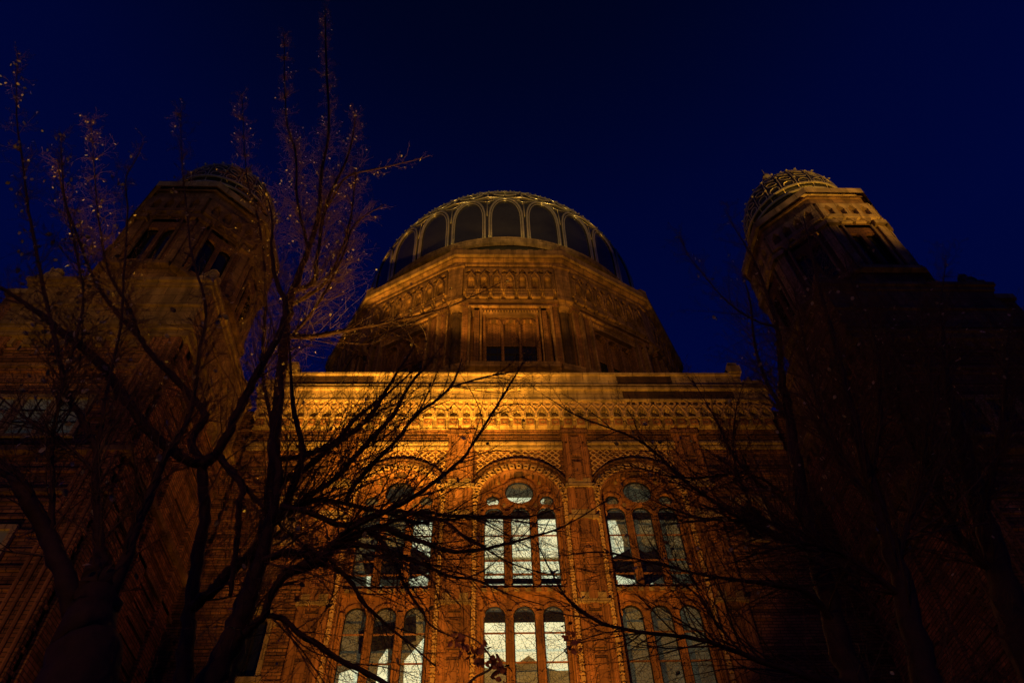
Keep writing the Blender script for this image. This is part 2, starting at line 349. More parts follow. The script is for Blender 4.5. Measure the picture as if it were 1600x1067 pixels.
polys('half_glow_patch',[
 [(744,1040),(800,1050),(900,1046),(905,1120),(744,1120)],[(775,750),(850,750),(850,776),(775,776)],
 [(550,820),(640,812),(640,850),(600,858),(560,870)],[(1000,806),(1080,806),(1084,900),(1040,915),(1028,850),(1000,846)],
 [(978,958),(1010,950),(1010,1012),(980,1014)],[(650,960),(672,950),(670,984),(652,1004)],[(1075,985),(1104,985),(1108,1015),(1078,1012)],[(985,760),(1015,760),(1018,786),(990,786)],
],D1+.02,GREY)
polys('dark_board',[
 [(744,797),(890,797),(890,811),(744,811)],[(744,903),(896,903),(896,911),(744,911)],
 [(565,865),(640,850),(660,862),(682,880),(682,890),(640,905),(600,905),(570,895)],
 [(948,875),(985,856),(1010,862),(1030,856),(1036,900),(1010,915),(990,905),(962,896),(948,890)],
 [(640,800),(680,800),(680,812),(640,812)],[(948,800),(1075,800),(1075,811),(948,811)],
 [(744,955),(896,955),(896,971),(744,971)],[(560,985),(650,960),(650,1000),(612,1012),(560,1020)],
],D1-.03,SHADE)  # added dark boards that block parts of the glow
g_=.23
def okp(x,z):
    return 16.9<z<18.8 and abs(x)<5.4 and all(math.hypot(x-c,z-AZ)>1.78 for c in BAYS) and all(abs(x-q)>.47 for q in (-1.915,1.915,-5.75,5.75))
for c_ in BAYS:
    for sg in (-1,1):
        dl=MB()
        for i in range(-24,25):
            for k in range(0,9):
                x=i*g_; z=16.9+k*g_
                if not (0<=(x-c_)*sg<1.92 and abs(x-c_)<1.92): continue
                for dx in (-g_/2,g_/2):
                    for z_,dz in ((z,g_/2),(z,-g_/2)):
                        if okp(x,z_) and okp(x+dx,z_+dz): dl.tube([(x,-.012,z_),(x+dx,-.012,z_+dz)],.022,4)
        if dl.v: dl.build('diamond_lattice',PALE,B)
# entablature of the central block
def EZ(m):
    m.v=[(x,y,1.6+(z-1.6)*(1+float(np.interp(z,[18.86,19.8,19.88,21.1,21.2,23.3],[-.1,-.1,-.27,-.36,-.44,-.47]))/18.4)) for x,y,z in m.v]; return m
en=MB(); X0,X1=-9.05,9.05
en.box(X0,X1,-.10,.01,18.86,18.95,1); en.box(X0,X1,-.16,.01,19.02,19.10,1); en.box(X0,X1,-.12,.01,19.14,19.18,1)
en.box(X0,X1,-.06,.005,19.2,19.8,0)
for z in (19.26,19.4,19.54,19.68): en.box(X0,X1,-.09,-.05,z,z+.06,0)
EZ(en).build('string_course',[BRICK,STONE],B)
fr=MB(); sp_=.4405; n=41
fr.box(X0,X1,-.14,.008,19.86,21.2,1)
hs=[]
for i in range(n):
    cx=(i-20)*sp_
    z0,zs=20.34,20.52
    hs.append([(cx-.13,z0),(cx+.13,z0),(cx+.13,zs),(cx+.09,zs+.13),(cx,zs+.22),(cx-.09,zs+.13),(cx-.13,zs)])
    fr.box(cx-.16,cx+.16,-.27,-.13,19.93,20.27,1)                       # corbel block
    fr.plate([(cx-.13,19.96),(cx+.13,19.96),(cx+.13,20.24),(cx-.13,20.24)],[[(cx-.075,20.02),(cx+.075,20.02),(cx+.075,20.18),(cx-.075,20.18)]],-.31,-.272,0)
    fr.box(cx-.04,cx+.04,-.30,-.272,20.06,20.14,1)
    fr.tube([(cx-.2,-.36,20.55),(cx-.11,-.37,20.78),(cx,-.39,20.9),(cx+.11,-.37,20.78),(cx+.2,-.36,20.55)],.036,5,2)
    fr.box(cx-.22-.03,cx-.22+.03,-.40,-.3,20.3,20.6,2)
    fr.ring(cx+.22,21.0,.10,.17,0,2*PI,-.39,-.3,12,2)
    fr.ring(cx,20.56,.02,.07,0,2*PI,-.2,-.14,8,1)
fr.plate([(X0,20.30),(X1,20.30),(X1,21.18),(X0,21.18)],hs,-.34,-.18,1)
EZ(fr).build('arcade_frieze',[TERRA,STONE,PALE],B)
co_=MB()
co_.box(X0-.1,X1+.1,-.46,.3,21.2,21.28); co_.box(X0-.08,X1+.08,-.42,.3,21.28,21.74); co_.box(X0-.2,X1+.2,-.54,.3,21.74,21.83)
x=X0
while x<X1-.3:                                                     # slot with short dark gaps
    co_.box(x,x+.35,-.40,.3,21.83,21.95); x+=2.35
co_.box(X0,X1,-.22,.3,21.83,21.95)
co_.box(X0-.16,X1+.16,-.50,.3,21.95,22.02)
xp=8.35
co_.box(-xp,xp,-.40,.3,22.02,22.62); co_.box(-xp-.05,xp+.05,-.48,.3,22.62,22.72)
for i in range(22):
    cx=-xp+.4+i*.775; co_.ring(cx,22.12,.26,.29,-PI*.5,-.15,-.43,-.39,6)
for s_ in (-1,1):
    co_.box(s_*8.75-.36,s_*8.75+.36,-.44,.3,22.02,22.35); co_.box(s_*8.2-.24,s_*8.2+.24,-.55,.2,22.72,23.1); co_.box(s_*8.2-.17,s_*8.2+.17,-.5,.15,23.1,23.3)
EZ(co_).build('cornice',STONE,B)
dk=MB()
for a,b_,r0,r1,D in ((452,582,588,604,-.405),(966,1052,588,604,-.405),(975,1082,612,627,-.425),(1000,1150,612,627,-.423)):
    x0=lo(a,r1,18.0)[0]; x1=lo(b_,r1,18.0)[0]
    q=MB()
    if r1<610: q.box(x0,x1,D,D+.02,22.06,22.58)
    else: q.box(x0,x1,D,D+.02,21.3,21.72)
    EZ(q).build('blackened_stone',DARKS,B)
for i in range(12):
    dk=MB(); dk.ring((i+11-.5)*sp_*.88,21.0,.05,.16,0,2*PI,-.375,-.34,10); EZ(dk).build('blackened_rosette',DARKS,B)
# ---------------------------------------------------------------- towers
def octa(s,cx,cy,r,z0,z1,m=0,n=8):
    s.lathe(cx,cy,[(r,z0),(r,z1)],n,PI/n,m)
def tower(cx,side):
    """square base of brick, octagonal shaft, small gilded dome; cx local"""
    hw=2.62; y0=-5.7; y1=y0+5.1; cy=(y0+y1)/2+.15
    t=MB()
    zt=20.25
    t.box(cx-hw,cx+hw,y0,y1,0,zt-.1,0)
    # outer side buttress, lower
    t.box(cx+side*hw if side>0 else cx-hw-.5, cx+hw+.5 if side>0 else cx-hw, y0+.05,y1,0,19.6,0)
    # corner piers
    for sx in (-1,1):
        for yy in (y0,y1-.7):
            t.box(cx+sx*hw-(.0 if sx<0 else .75),cx+sx*hw+(.75 if sx<0 else 0),yy-.14,yy+.1,0,17.6,0)
        xx=cx+sx*hw
        for yy in (y0+.1,y0+2.2,y0+4.2): t.box(xx-.1,xx+.1,yy,yy+.6,0,17.6,0)
        for dx in (.1,.3,.5,.68): t.tube([(xx-sx*dx,y0-.16,6),(xx-sx*dx,y0-.16,17.4)],.04,6,1)
    for k in range(26):
        z=6.5+k*.42; t.box(cx-hw-.03-.01*(k%2),cx+hw+.03+.01*(k%2),y0-.03-.02*(k%2),y1,z,z+.1,0)
    w_=t.build('tower',[BRICK,TERRA],B)
    c=MB()
    for z0,z1,p in ((20.45,20.6,.16),(20.28,20.45,.08),(19.95,20.28,.02),(19.3,19.36,.08),(18.2,18.3,.1),(17.6,17.85,.18),(17.85,17.93,.25)):
        c.box(cx-hw-p,cx+hw+p,y0-p,y1+p*.5,z0,z1)
    c.box(cx-hw-.015,cx+hw+.015,y0-.015,y1,17.93,20.28)
    zz=zr(415,12.8)
    for sx in (-1,1):
        for yy in (y0+.25,y1-.25):
            ax_=cx+sx*(hw-.25); fi=MB(); fi.box(ax_-.3,ax_+.3,yy-.3,yy+.3,20.332,20.85); fi.lathe(ax_,yy,[(.26,20.85),(.3,21.05),(.12,21.3),(.16,21.4),(.02,21.6)],8); fi.v=[(x,y,z-.25 if z>20.4 else z) for x,y,z in fi.v]; fi.build('acroterion',STONE,w_)
    for k in range(11): c.box(cx-hw+.15+k*.47,cx-hw+.4+k*.47,y0-.1,y0,17.3,17.6)
    for k in range(10): c.box(cx-side*hw-(.1 if side>0 else 0),cx-side*hw+(0 if side>0 else .1),y0+.3+k*.47,y0+.55+k*.47,17.3,17.6)
    # gabled kneeler at the outer corner
    kn=MB(); kn.box(cx+side*(hw+.25)-.3,cx+side*(hw+.25)+.3,y0-.05,y0+.7,19.602,19.85); kn.build('kneeler',STONE,w_)
    c.v=[(x,y,z-(.27 if z>19 else .12)) for x,y,z in c.v]
    c.build('cornice',STONE3,w_)
    for z0,z1,p in ((16.3,16.38,.1),(13.3,13.45,.2),(12.2,12.3,.1)):
        q=MB(); q.box(cx-hw-p,cx+hw+p,y0-p,y1+p*.5,z0,z1); q.build('string_course',STONE2,w_)
    # three-light windows
    for z0,z1 in ((13.9,15.1),(8.2,11.2)):
        for dx in (-.88,0,.88):
            q=MB(); xx=cx+dx
            q.plate([(xx-.42,z0-.1),(xx+.42,z0-.1),(xx+.42,z1+.12),(xx-.42,z1+.12)],[[(xx-.31,z0),(xx+.31,z0),(xx+.31,z1),(xx-.31,z1)]],y0-.12,y0-.032,0)
            q.box(xx-.31,xx+.31,y0-.062,y0-.05,z0,z1,1)
            for k in (1,2): q.box(xx-.31,xx+.31,y0-.085,y0-.062,z0+(z1-z0)*k/3-.02,z0+(z1-z0)*k/3+.02,2)
            q.box(xx-.015,xx+.015,y0-.088,y0-.062,z0,z1,2)
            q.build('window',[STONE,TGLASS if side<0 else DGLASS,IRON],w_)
    # octagon
    OA=2.45; Rv=OA/math.cos(PI/8); cyo=y0+.05+OA
    ob=MB(); zb,ztop=20.2,26.15
    octa(ob,cx,cyo,Rv-.1,zb,21.35,1); octa(ob,cx,cyo,Rv-.25,21.35,24.2,0); octa(ob,cx,cyo,Rv-.02,24.2,25.6,1)
    octa(ob,cx,cyo,Rv+.06,25.6,25.7,1); octa(ob,cx,cyo,Rv-.04,25.7,ztop,1); octa(ob,cx,cyo,Rv+.06,ztop,26.25,1); octa(ob,cx,cyo,Rv+.2,26.25,26.62,2); octa(ob,cx,cyo,Rv-.1,26.62,26.9,1)
    sh=ob.build('octagon',[BRICK2,STONE2,STONE],w_)
    for k in range(8):
        a=2*PI*k/8
        f=MB(); ap=OA; h=1.0
        # frieze of stalactite niches
        hh=[]
        for i in range(4):
            x_=-.66+i*.44; hh.append([(x_-.14,24.75),(x_+.14,24.75),(x_+.14,25.15),(x_,25.42),(x_-.14,25.15)])
        f.plate([(-h,24.55),(h,24.55),(h,25.55),(-h,25.55)],hh,-ap-.12,-ap+.02,1)
        for i in range(3):
            x_=-.5+i*.5; f.prism([(x_-.2,24.55),(x_+.2,24.55),(x_,24.2)],-ap-.10,-ap,1)
        f.box(-h,h,-ap-.06,-ap+.02,24.3,24.4,1)
        for sx in (-1,1):
            xx=sx*(h-.14)
            f.box(xx-.14,xx+.14,-ap-.04,-ap+.35,21.35,24.2,1)
            for dx in (-.24,0): f.tube([(xx-sx*.1+sx*dx,-ap-.02,21.4),(xx-sx*.1+sx*dx,-ap-.02,24.1)],.05,8,1)
            f.box(xx-.24,xx+.2,-ap-.16,-ap+.1,24.05,24.3,1)
        f.plate([(-.72,21.5),(.72,21.5),(.72,24.0),(-.72,24.0)],[arch_loop(-.32,.24,21.7,23.4,10),arch_loop(.32,.24,21.7,23.4,10)],-ap+.02,-ap+.12,0)
        f.box(-.66,.66,-ap+.16,-ap+.18,21.6,23.8,2)
        f.box(-h-.02,h+.02,-ap-.15,-ap+.1,21.2,21.36,1)
        fo=f.build('window_bay',[BRICK2,STONE if side>0 else STONE2,DGLASS],w_,loc=(cx,cyo,0),rz=a) if k==0 else None  # paler stone on the right tower stands in for its stronger light
        if k==0: first=fo
        else:
            c2=first.copy(); COL.objects.link(c2); c2.parent=w_; c2.rotation_euler.z=a
    dm=MB(); Rd=1.98
    prof=[(Rd+.12,26.9),(Rd+.12,27.25),(Rd-.02,27.35)]
    for i in range(14):
        a=-.28+i/13*(PI/2+.26); prof.append((max(.05,Rd*1.03*math.cos(a)),28.6+Rd*1.28*math.sin(a)))
    dm.lathe(cx,cyo,prof,32)
    d_=dm.build('small_dome',SKIN,w_,True)
    rb=MB()
    def P(a,ph,off=.03): 
        r=Rd*1.03*math.cos(a)+off*math.cos(a); return (cx+r*math.sin(ph),cyo-r*math.cos(ph),28.6+(Rd*1.28+off)*math.sin(a))
    for k in range(22):
        ph=2*PI*k/22
        rb.tube([P(-.28+i/12*(PI/2+.2),ph) for i in range(13)],.02,4)
        for j in range(7):
            a0=-.05+j*.2
            rad=.17*math.cos(a0)
            rb.tube([P(a0+.075*math.sin(q),ph+PI/22+.10*math.cos(q+.6*j),.03) for q in [2*PI*i/8 for i in range(9)]],.018,4)
            if (j+k)%2: v=P(a0+.1,ph,.09); rb.lathe(v[0],v[1],[(.01,v[2]-.06),(.06,v[2]),(.01,v[2]+.06)],6)
    for a_ in (-.28,-.14): rb.tube([P(a_,2*PI*i/40,.06) for i in range(41)],.05,6)
    rb.lathe(cx,cyo,[(.3,31.2),(.12,31.4),(.1,31.7),(.3,31.95),(.3,32.1),(.08,32.35),(.06,32.6),(.2,32.8),(.16,33.0),(.03,33.2),(.03,33.6)],10)
    rb.build('gilded_rib',GOLD,w_)
TGLASS=emi('faintly glowing window glass',(.3,.3,.2),.03,.6,1.5)  # faint emission stands in for a dim reflection in the panes
tower(-10.83-XA-.02,-1); tower(12.97-XA,1)
# ---------------------------------------------------------------- drum and main dome
YC=29.3-YA; AP=9.56; RV=AP/math.cos(PI/12)
ZT=33.2
dr=MB()
dr.lathe(0,YC,[(RV-.45,19),(RV-.45,32.0)],12,PI/12)
dr.lathe(0,YC,[(RV-.12,23),(RV-.12,24.45)],12,PI/12)
drum=dr.build('drum',[BRICK2],B)
dc=MB()
dc.lathe(0,YC,[(RV-.6,31.83),(RV-.05,31.86),(RV-.05,32.1),(RV+.08,32.2),(RV+.08,32.42),(RV+.26,32.5),(RV+.26,32.62)],12,PI/12,1)
dc.lathe(0,YC,[(RV-.3,32.6),(RV+.3,32.61),(RV+.38,32.66),(RV+.38,33.1),(RV+.3,33.16),(RV-.2,33.2)],12,PI/12,0)
dc.build('cornice',[STONE3,STONE2],drum)
m_=MB(); m_.lathe(0,0,[(.2,33.1),(.2,33.35),(.05,33.55)],4,PI/4); c0=m_.build('cresting',STONE3,drum); used=False
for k in range(-3,4):
    for i in range(9):
        a=2*PI*k/12; u=-2.2+i*.55; ap=AP+.1
        q=c0 if not used else copy_to(c0,drum); used=True
        q.location=(math.sin(a)*ap+math.cos(a)*u,YC-math.cos(a)*ap+math.sin(a)*u,0); q.rotation_euler.z=a
m_=MB(); m_.lathe(0,0,[(.36,33.1),(.36,33.5),(.1,33.85)],6); c0=m_.build('corner_cresting',STONE3,drum); used=False
for k in range(-4,4):
    a=2*PI*(k+.5)/12; q=c0 if not used else copy_to(c0,drum); used=True; q.location=(math.sin(a)*RV,YC-math.cos(a)*RV,0)
S=AP*math.tan(PI/12)
def DZ(z): return float(np.interp(z,[20,24.0,24.2,26.0,27.16,27.6,28.05,28.52,28.65,29.12,29.35,30.45,31.02,31.4,34],[20.5,24.5,24.75,26.6,28.0,28.2,28.7,29.2,29.35,29.85,30.1,31.3,31.85,32.15,34]))
def drum_face():
    f=MB(); ap=AP; y=-ap
    # trefoil arcade and stalactite frieze, z 28.9-31
    n=10; wd=2*(S-.42)/n
    hh=[]; 
    for i in range(n):
        x=-(S-.42)+wd*(i+.5); hh.append([(x-.15,30.5),(x+.15,30.5),(x+.16,30.62),(x+.1,30.8),(x,30.88),(x-.1,30.8),(x-.16,30.62)])
    f.plate([(-S+.4,30.45),(S-.4,30.45),(S-.4,31.02),(-S+.4,31.02)],hh,y-.12,y-.02,1)
    f.box(-S+.3,S-.3,y-.02,y+.5,24.2,30.99,1) if False else None
    n=7; wd=2*(S-.45)/n; hh=[]
    for i in range(n):
        x=-(S-.45)+wd*(i+.5)
        hh.append(arch_loop(x,.17,29.35,30.05,8))
        f.box(x-.24,x+.24,y-.14,y+.1,28.85,29.12,1); f.box(x-.2,x+.2,y-.2,y-.02,28.65,28.78,1)
        f.tube([(x-.25,y-.16,29.2),(x-.2,y-.2,30.1),(x,y-.26,30.42),(x+.2,y-.2,30.1),(x+.25,y-.16,29.2)],.045,5,1)
        f.box(x-.1,x+.1,y+.06,y+.12,29.3,29.9,0 if i%2 else 1)
    f.plate([(-S+.4,29.15),(S-.4,29.15),(S-.4,30.45),(-S+.4,30.45)],hh,y-.1,y+.06,1)
    f.box(-S+.4,S-.4,y+.07,y+.4,28.6,31.0,1)
    # string and nested frame
    f.box(-S+.35,S-.35,y-.12,y+.3,28.42,28.52,1); f.box(-S+.35,S-.35,y-.02,y+.3,28.15,28.42,0); f.box(-1.9,1.9,y-.13,y+.3,28.05,28.15,1)
    for xo,wd,pr,m in ((1.88,.1,.12,1),(1.62,.22,.02,0),(1.36,.07,.12,1),(1.22,.1,.0,0)):
        for sd in (-1,1): f.box(min(sd*xo,sd*(xo-wd)),max(sd*xo,sd*(xo-wd)),y-pr,y+.45,24.2,28.05,m)
    f.box(-1.9,1.9,y-.02,y+.4,27.9,28.05,0); 
    k=0; x=-1.3
    while x<1.3: f.box(x,x+.07,y-.08,y+.02,27.76,27.88,1); x+=.13
    f.box(-1.35,1.35,y-.03,y+.4,27.6,27.76,1)
    # three-arched head
    f.plate([(-1.2,24.2),(1.2,24.2),(1.2,27.6),(-1.2,27.6)],[arch_loop(d,.31,24.3,26.85,10) for d in (-.76,0,.76)],y+.16,y+.3,0)
    for d in (-.76,0,.76): f.ring(d,26.85,.31,.38,0,PI,y+.10,y+.17,12,0)
    for d in (-.38,.38): f.tube([(d,y+.1,24.3),(d,y+.1,26.8)],.06,8,0)
    f.plate([(-1.2,25.8),(1.2,25.8),(1.2,27.5),(-1.2,27.5)],[],y+.34,y+.37,0)
    f.box(-1.2,1.2,y+.40,y+.42,24.2,26.0,2)
    for d in (-.92,-.6,-.16,.16,.6,.92): f.box(d-.015,d+.015,y+.36,y+.39,24.2,25.8,3)
    for z in (24.8,25.3): f.box(-1.2,1.2,y+.355,y+.395,z,z+.035,3)
    f.box(-1.95,1.95,y-.2,y+.3,23.95,24.2,1)
    # flanking brick and corner pier
    for sd in (-1,1):
        xo,x1=sorted((sd*1.9,sd*(S-.42))); f.box(xo,x1,y+.06,y+.5,24,28.42,0)
    f.v=[(x,y_,DZ(z)) for x,y_,z in f.v]
    return f
first=drum_face().build('window_bay',[BRICK2,STONE2,DGLASS,IRON],drum,loc=(0,YC,0))
for k in range(1,12):
    c2=first.copy(); COL.objects.link(c2); c2.parent=drum; c2.rotation_euler.z=2*PI*k/12
p=MB(); rr=-RV
p.box(-.36,.36,rr+.02,rr+.7,28.75,31.2,1); p.box(-.44,.44,rr-.06,rr+.7,31.2,31.4,1); p.box(-.4,.4,rr-.03,rr+.7,28.6,28.78,1)
p.lathe(0,rr+.42,[(.1,28.0),(.34,28.35),(.4,28.6)],8,0,1)
p.lathe(0,rr+.5,[(.28,24.2),(.28,24.5),(.2,24.6),(.2,27.8),(.28,28.0)],12,0,2); p.box(-.42,.42,rr+.46,rr+.6,24.2,28.3,2)  # column and slot back coloured dark as the shade in the recess
for sd in (-1,1): p.tube([(sd*.38,rr+.25,24.2),(sd*.38,rr+.25,28.3)],.06,6,1)
p.box(-.5,.5,rr+.0,rr+.8,23.9,24.2,1)
p.v=[(x,y_,DZ(z)) for x,y_,z in p.v]
first=p.build('corner_pier',[BRICK2,STONE2,DARKS],drum,loc=(0,YC,0),rz=PI/12)
for k in range(1,12):
    c2=first.copy(); COL.objects.link(c2); c2.parent=drum; c2.rotation_euler.z=PI/12+2*PI*k/12
# dome
RD=8.75; ZC=39.35
def rprof(z):
    if z<ZC: return RD-.28*((ZC-z)/(ZC-33))**2
    return math.sqrt(max(0,RD*RD-(z-ZC)**2))
def DP(u,ph,off=0.0):
    """u: arc length from z=34.5 up the profile"""
    L0=ZC-34.2
    if u<L0: z=34.2+u; r=rprof(z)+off
    else:
        a=(u-L0)/RD; z=ZC+(RD+off)*math.sin(a); r=(RD+off)*math.cos(a)
    return (r*math.sin(ph),YC-r*math.cos(ph),z)
ND=26; LT=(ZC-34.2)+RD*PI/2
dm=MB(); prof=[]
for i in range(46):
    q=DP(LT*i/45*.999,0); prof.append((YC-q[1],q[2]))
dm.lathe(0,YC,[(8.0,33.0),(8.5,33.1)]+prof,104)
dome=dm.build('dome',SKIN,B,True)
def zsz(u): 
    q=DP(u,0); return max(.3,YC-q[1])
rb=MB(); wn=2*PI/ND
sill=zr(378,20.75)-34.2; 
atop=zr(315,20.8)            # arch apex height
ua=(ZC-34.2)+RD*math.asin((atop-ZC)/RD)
us=ua-2.5
def strip(path,r=.06,off=.05,n=5): rb.tube([DP(u,ph,off) for u,ph in path],r,n)
sb=MB()
sb.tube([DP(sill-.1,wn*i/3,.1) for i in range(79)],.14,6); sb.tube([DP(sill-.5,wn*i/3,.16) for i in range(79)],.2,6)
sb.build('sill',STONE3,dome)
for k in range(ND):
    p0=wn*k
    for hw_,r_ in ((.44*wn,.062),(.385*wn,.035)):
        path=[(sill,p0-hw_),(sill+(us-sill)*.5,p0-hw_)]
        for i in range(13):
            t=PI-PI*i/12; path.append((us+(ua-us)*(hw_/(.44*wn))*math.sin(t)**.9 if 0<i<12 else us,p0+hw_*math.cos(t)))
        path+=[(sill+(us-sill)*.5,p0+hw_),(sill,p0+hw_)]
        strip(path,r_)
    # V between the arches and hexagon band
    strip([(ua+.12,p0),(ua+.5,p0+wn/2),(ua+.12,p0+wn)],.055)
    strip([(ua+.02,p0+.12*wn),(ua-.42,p0+wn/2),(ua+.02,p0+.88*wn)],.03)
    strip([(us+.3,p0+wn/2),(ua-.42,p0+wn/2)],.03)
    u0=ua+.12; lev=0
    uu=ua+.5
    for lev in range(6):
        hgt=min(2.0,zsz(uu)*wn*.95); sh=0 if lev%2==0 else wn/2
        cu=uu+hgt*.5-.12
        strip([(cu+.36*hgt*math.sin(t),p0+sh+.36*wn*math.cos(t)) for t in [2*PI*i/14 for i in range(15)]],.05 if lev<2 else .035)
        if lev<2: strip([(cu+.28*hgt*math.sin(t),p0+sh+.28*wn*math.cos(t)) for t in [2*PI*i/14 for i in range(15)]],.025)
        strip([(uu,p0+sh+wn/2),(uu+hgt-.4,p0+sh+wn/2)],.05)
        strip([(uu+hgt-.4,p0+sh-wn/2),(uu+hgt-.05,p0+sh),(uu+hgt-.4,p0+sh+wn/2)],.05)
        # gilt studs
        for q in range(8):
            t=2*PI*q/8; v=DP(cu+.42*hgt*math.sin(t),p0+sh+.42*wn*math.cos(t),.1); rb.lathe(v[0],v[1],[(.01,v[2]-.06),(.07,v[2]),(.01,v[2]+.06)],6)
        uu+=hgt-.05
        if uu>LT-1.5: break
ribs=rb.build('gilded_rib',GOLD,dome,True)
fn=MB(); fn.lathe(0,YC,[(1.0,47.9),(.7,48.3),(.25,48.6),(.2,49.2),(.5,49.6),(.4,50.0),(.05,50.4),(.04,51.3)],12); fn.build('finial',GOLD,dome,True)
# ================================================================ TREES
def interp(pts,n):
    """Catmull-Rom through (Vector, radius)"""
    out=[]
    P=[p for p,_ in pts]; W=[r for _,r in pts]; k=len(P)
    for i in range(k-1):
        p0,p1,p2,p3=P[max(i-1,0)],P[i],P[i+1],P[min(i+2,k-1)]
        for j in range(n):
            t=j/n
            q=.5*((2*p1)+(p2-p0)*t+(2*p0-5*p1+4*p2-p3)*t*t+(3*p1-p0-3*p2+p3)*t**3)
            out.append((q,W[i]*(1-t)+W[i+1]*t))
    out.append((P[-1],W[-1])); return out
TD=3.6
class Tree:
    def __init__(s,label,base,seed,cat='tree',group='bare trees in front of the building',td=1.0):
        s.td=td
        s.rng=random.Random(seed); s.e=empty('bare_tree',base,label,cat,group); s.base=Vector(base); s.tw=MB(); s.lv=MB(); s.nseg=0; s.ws=1.0
    def limb(s,px,name='branch',dens=1.0,tl=1.0,leaf=.06,upw=.25,tw=True):
        """px: list of (x,y,depth,width_px)"""
        pts=[]
        for x,y,D,wpx in px:
            p=at(x,y,D); zc=-((RM.T@(np.array(p)-CAM))[2]); pts.append((p-s.base,max(.0035,wpx*s.ws*zc/FPX/2)))
        s.curve(pts,name,dens,tl,leaf,upw,tw)
    def curve(s,pts,name,dens=1,tl=1,leaf=.06,upw=.25,tw=True):
        rg=s.rng; c=interp(pts,5)
        j=[]
        for i,(p,r) in enumerate(c):
            a=min(.14*r,.012)*(0 if i in (0,len(c)-1) else 1)
            j.append((p+Vector((rg.gauss(0,a),rg.gauss(0,a),rg.gauss(0,a))),r*(1+rg.uniform(-.08,.1))))
        m=MB(); m.tube([p for p,_ in j],[r for _,r in j],10 if j[0][1]>.03 else 6); m.build(name,BARK if j[0][1]>.012 else TWIG,s.e,True)
        if tw:
            acc=0
            for i in range(1,len(c)):
                d=(c[i][0]-c[i-1][0]); acc+=d.length*dens*TD*s.td*(1.0 if c[i][1]<.05 else .4)
                while acc>0:
                    acc-=rg.uniform(.6,1.4)*.42
                    f=i/len(c)
                    if name!='trunk_low' and f>.6 and rg.random()<(f-.6)*1.6: continue
                    s.twig(c[i][0],d.normalized(),c[i][1],(rg.uniform(.7,2.4)*tl)*(1.2-.85*f),0,leaf,upw)
    def twig(s,p,d,r,length,lev,leaf,upw):
        rg=s.rng
        ax_=d.orthogonal().normalized(); ax_.rotate(Matrix.Rotation(rg.uniform(0,2*PI),3,d))
        v=d.copy(); v.rotate(Matrix.Rotation(rg.uniform(.35,.85) if lev==0 else rg.uniform(.45,1.05),3,ax_)); v.normalize()
        r0=min(r*.6,.0030+length*.0038); n=8 if lev==0 else 5 if lev==1 else 3
        pts=[p]; rr=[r0]; q=p.copy(); st=length/n
        bend=Vector((rg.gauss(0,.07),rg.gauss(0,.07),rg.gauss(0,.05)+upw*.13))
        for i in range(n):
            v=(v+bend+Vector((rg.gauss(0,.07),rg.gauss(0,.07),rg.gauss(0,.07)))).normalized()
            q=q+v*st; pts.append(q.copy()); rr.append(max(.0013,r0*(1-(i+1)/n*.85)))
            if lev<2 and i>0 and rg.random()<(.95 if lev==0 else .7):
                s.twig(q,v,rr[-1],length*rg.uniform(.22,.5)*(1.15-.6*i/n),lev+1,leaf,upw*.7)
            if rg.random()<leaf*.028: s.leaf(q,LSZ)
        s.tw.tube(pts,rr,4 if lev==0 else 3,0,False); s.nseg+=n
    def leaf(s,q,sz=.035,m=0):
        rg=s.rng; a=Vector((rg.gauss(0,1),rg.gauss(0,1),-rg.uniform(.2,1.6))).normalized(); b=a.orthogonal().normalized(); b.rotate(Matrix.Rotation(rg.uniform(0,6.3),3,a)); n_=a.cross(b)
        L_=sz*rg.uniform(.7,1.4); W_=L_*.34; cu=n_*L_*rg.uniform(-.25,.25)
        s.lv.add([q,q+a*L_*.35+b*W_,q+a*L_*.75+b*W_*.8+cu,q+a*L_+cu*1.6,q+a*L_*.75-b*W_*.8+cu,q+a*L_*.35-b*W_,q+a*L_*.45+n_*W_*.25],[(0,1,6),(1,2,6),(2,3,6),(3,4,6),(4,5,6),(5,0,6)],m)
    def done(s):
        if s.tw.v: s.tw.build('twigs',TWIG,s.e)
        if s.lv.v: s.lv.build('leaves',[LEAF,RLEAF],s.e)
        
LSZ=.044
def B0(x,D): p=at(x,1067,D); 
# T1 slender tall tree, second row
T=Tree('tall slim bare tree left of the central window, its lit tip highest of all',(-2.75,7.6,0),11,td=2.4)
T.limb([(170,1500,7.6,60),(300,1180,7.6,46),(345,1067,7.6,38),(382,950,7.6,33),(410,850,7.6,27),(428,720,7.6,19),(433,620,7.6,17),(442,560,7.5,16),(447,500,7.5,15),(458,455,7.5,13),(482,390,7.4,9),(499,330,7.4,7),(502,270,7.3,5),(514,200,7.3,4),(510,100,7.2,3),(508,15,7.2,1.2)],'trunk',1.3,.55,.22,.5)
T.limb([(458,455,7.5,9),(490,440,7.2,8),(496,400,7.1,6),(510,320,7.0,5),(545,240,6.9,3),(556,180,6.9,1.4)],'branch',1.3,.5,.2,.5)
T.limb([(482,390,7.4,6),(470,340,7.6,4),(463,300,7.6,3.5),(462,240,7.7,3),(447,180,7.8,2),(444,56,7.9,1)],'branch',1.2,.4,.2,.5)
T.limb([(499,345,7.4,4),(520,310,7.2,3.5),(545,275,7.1,3),(600,262,7.0,2.2),(662,247,7.0,1)],'branch',.7,.35,.25,.3)
T.limb([(445,525,7.5,9),(490,525,7.2,8),(560,512,7.0,5.5),(612,502,6.9,4.5),(687,484,6.8,3),(744,461,6.7,2),(781,442,6.7,1.2)],'branch',.9,.45,.08,.4)
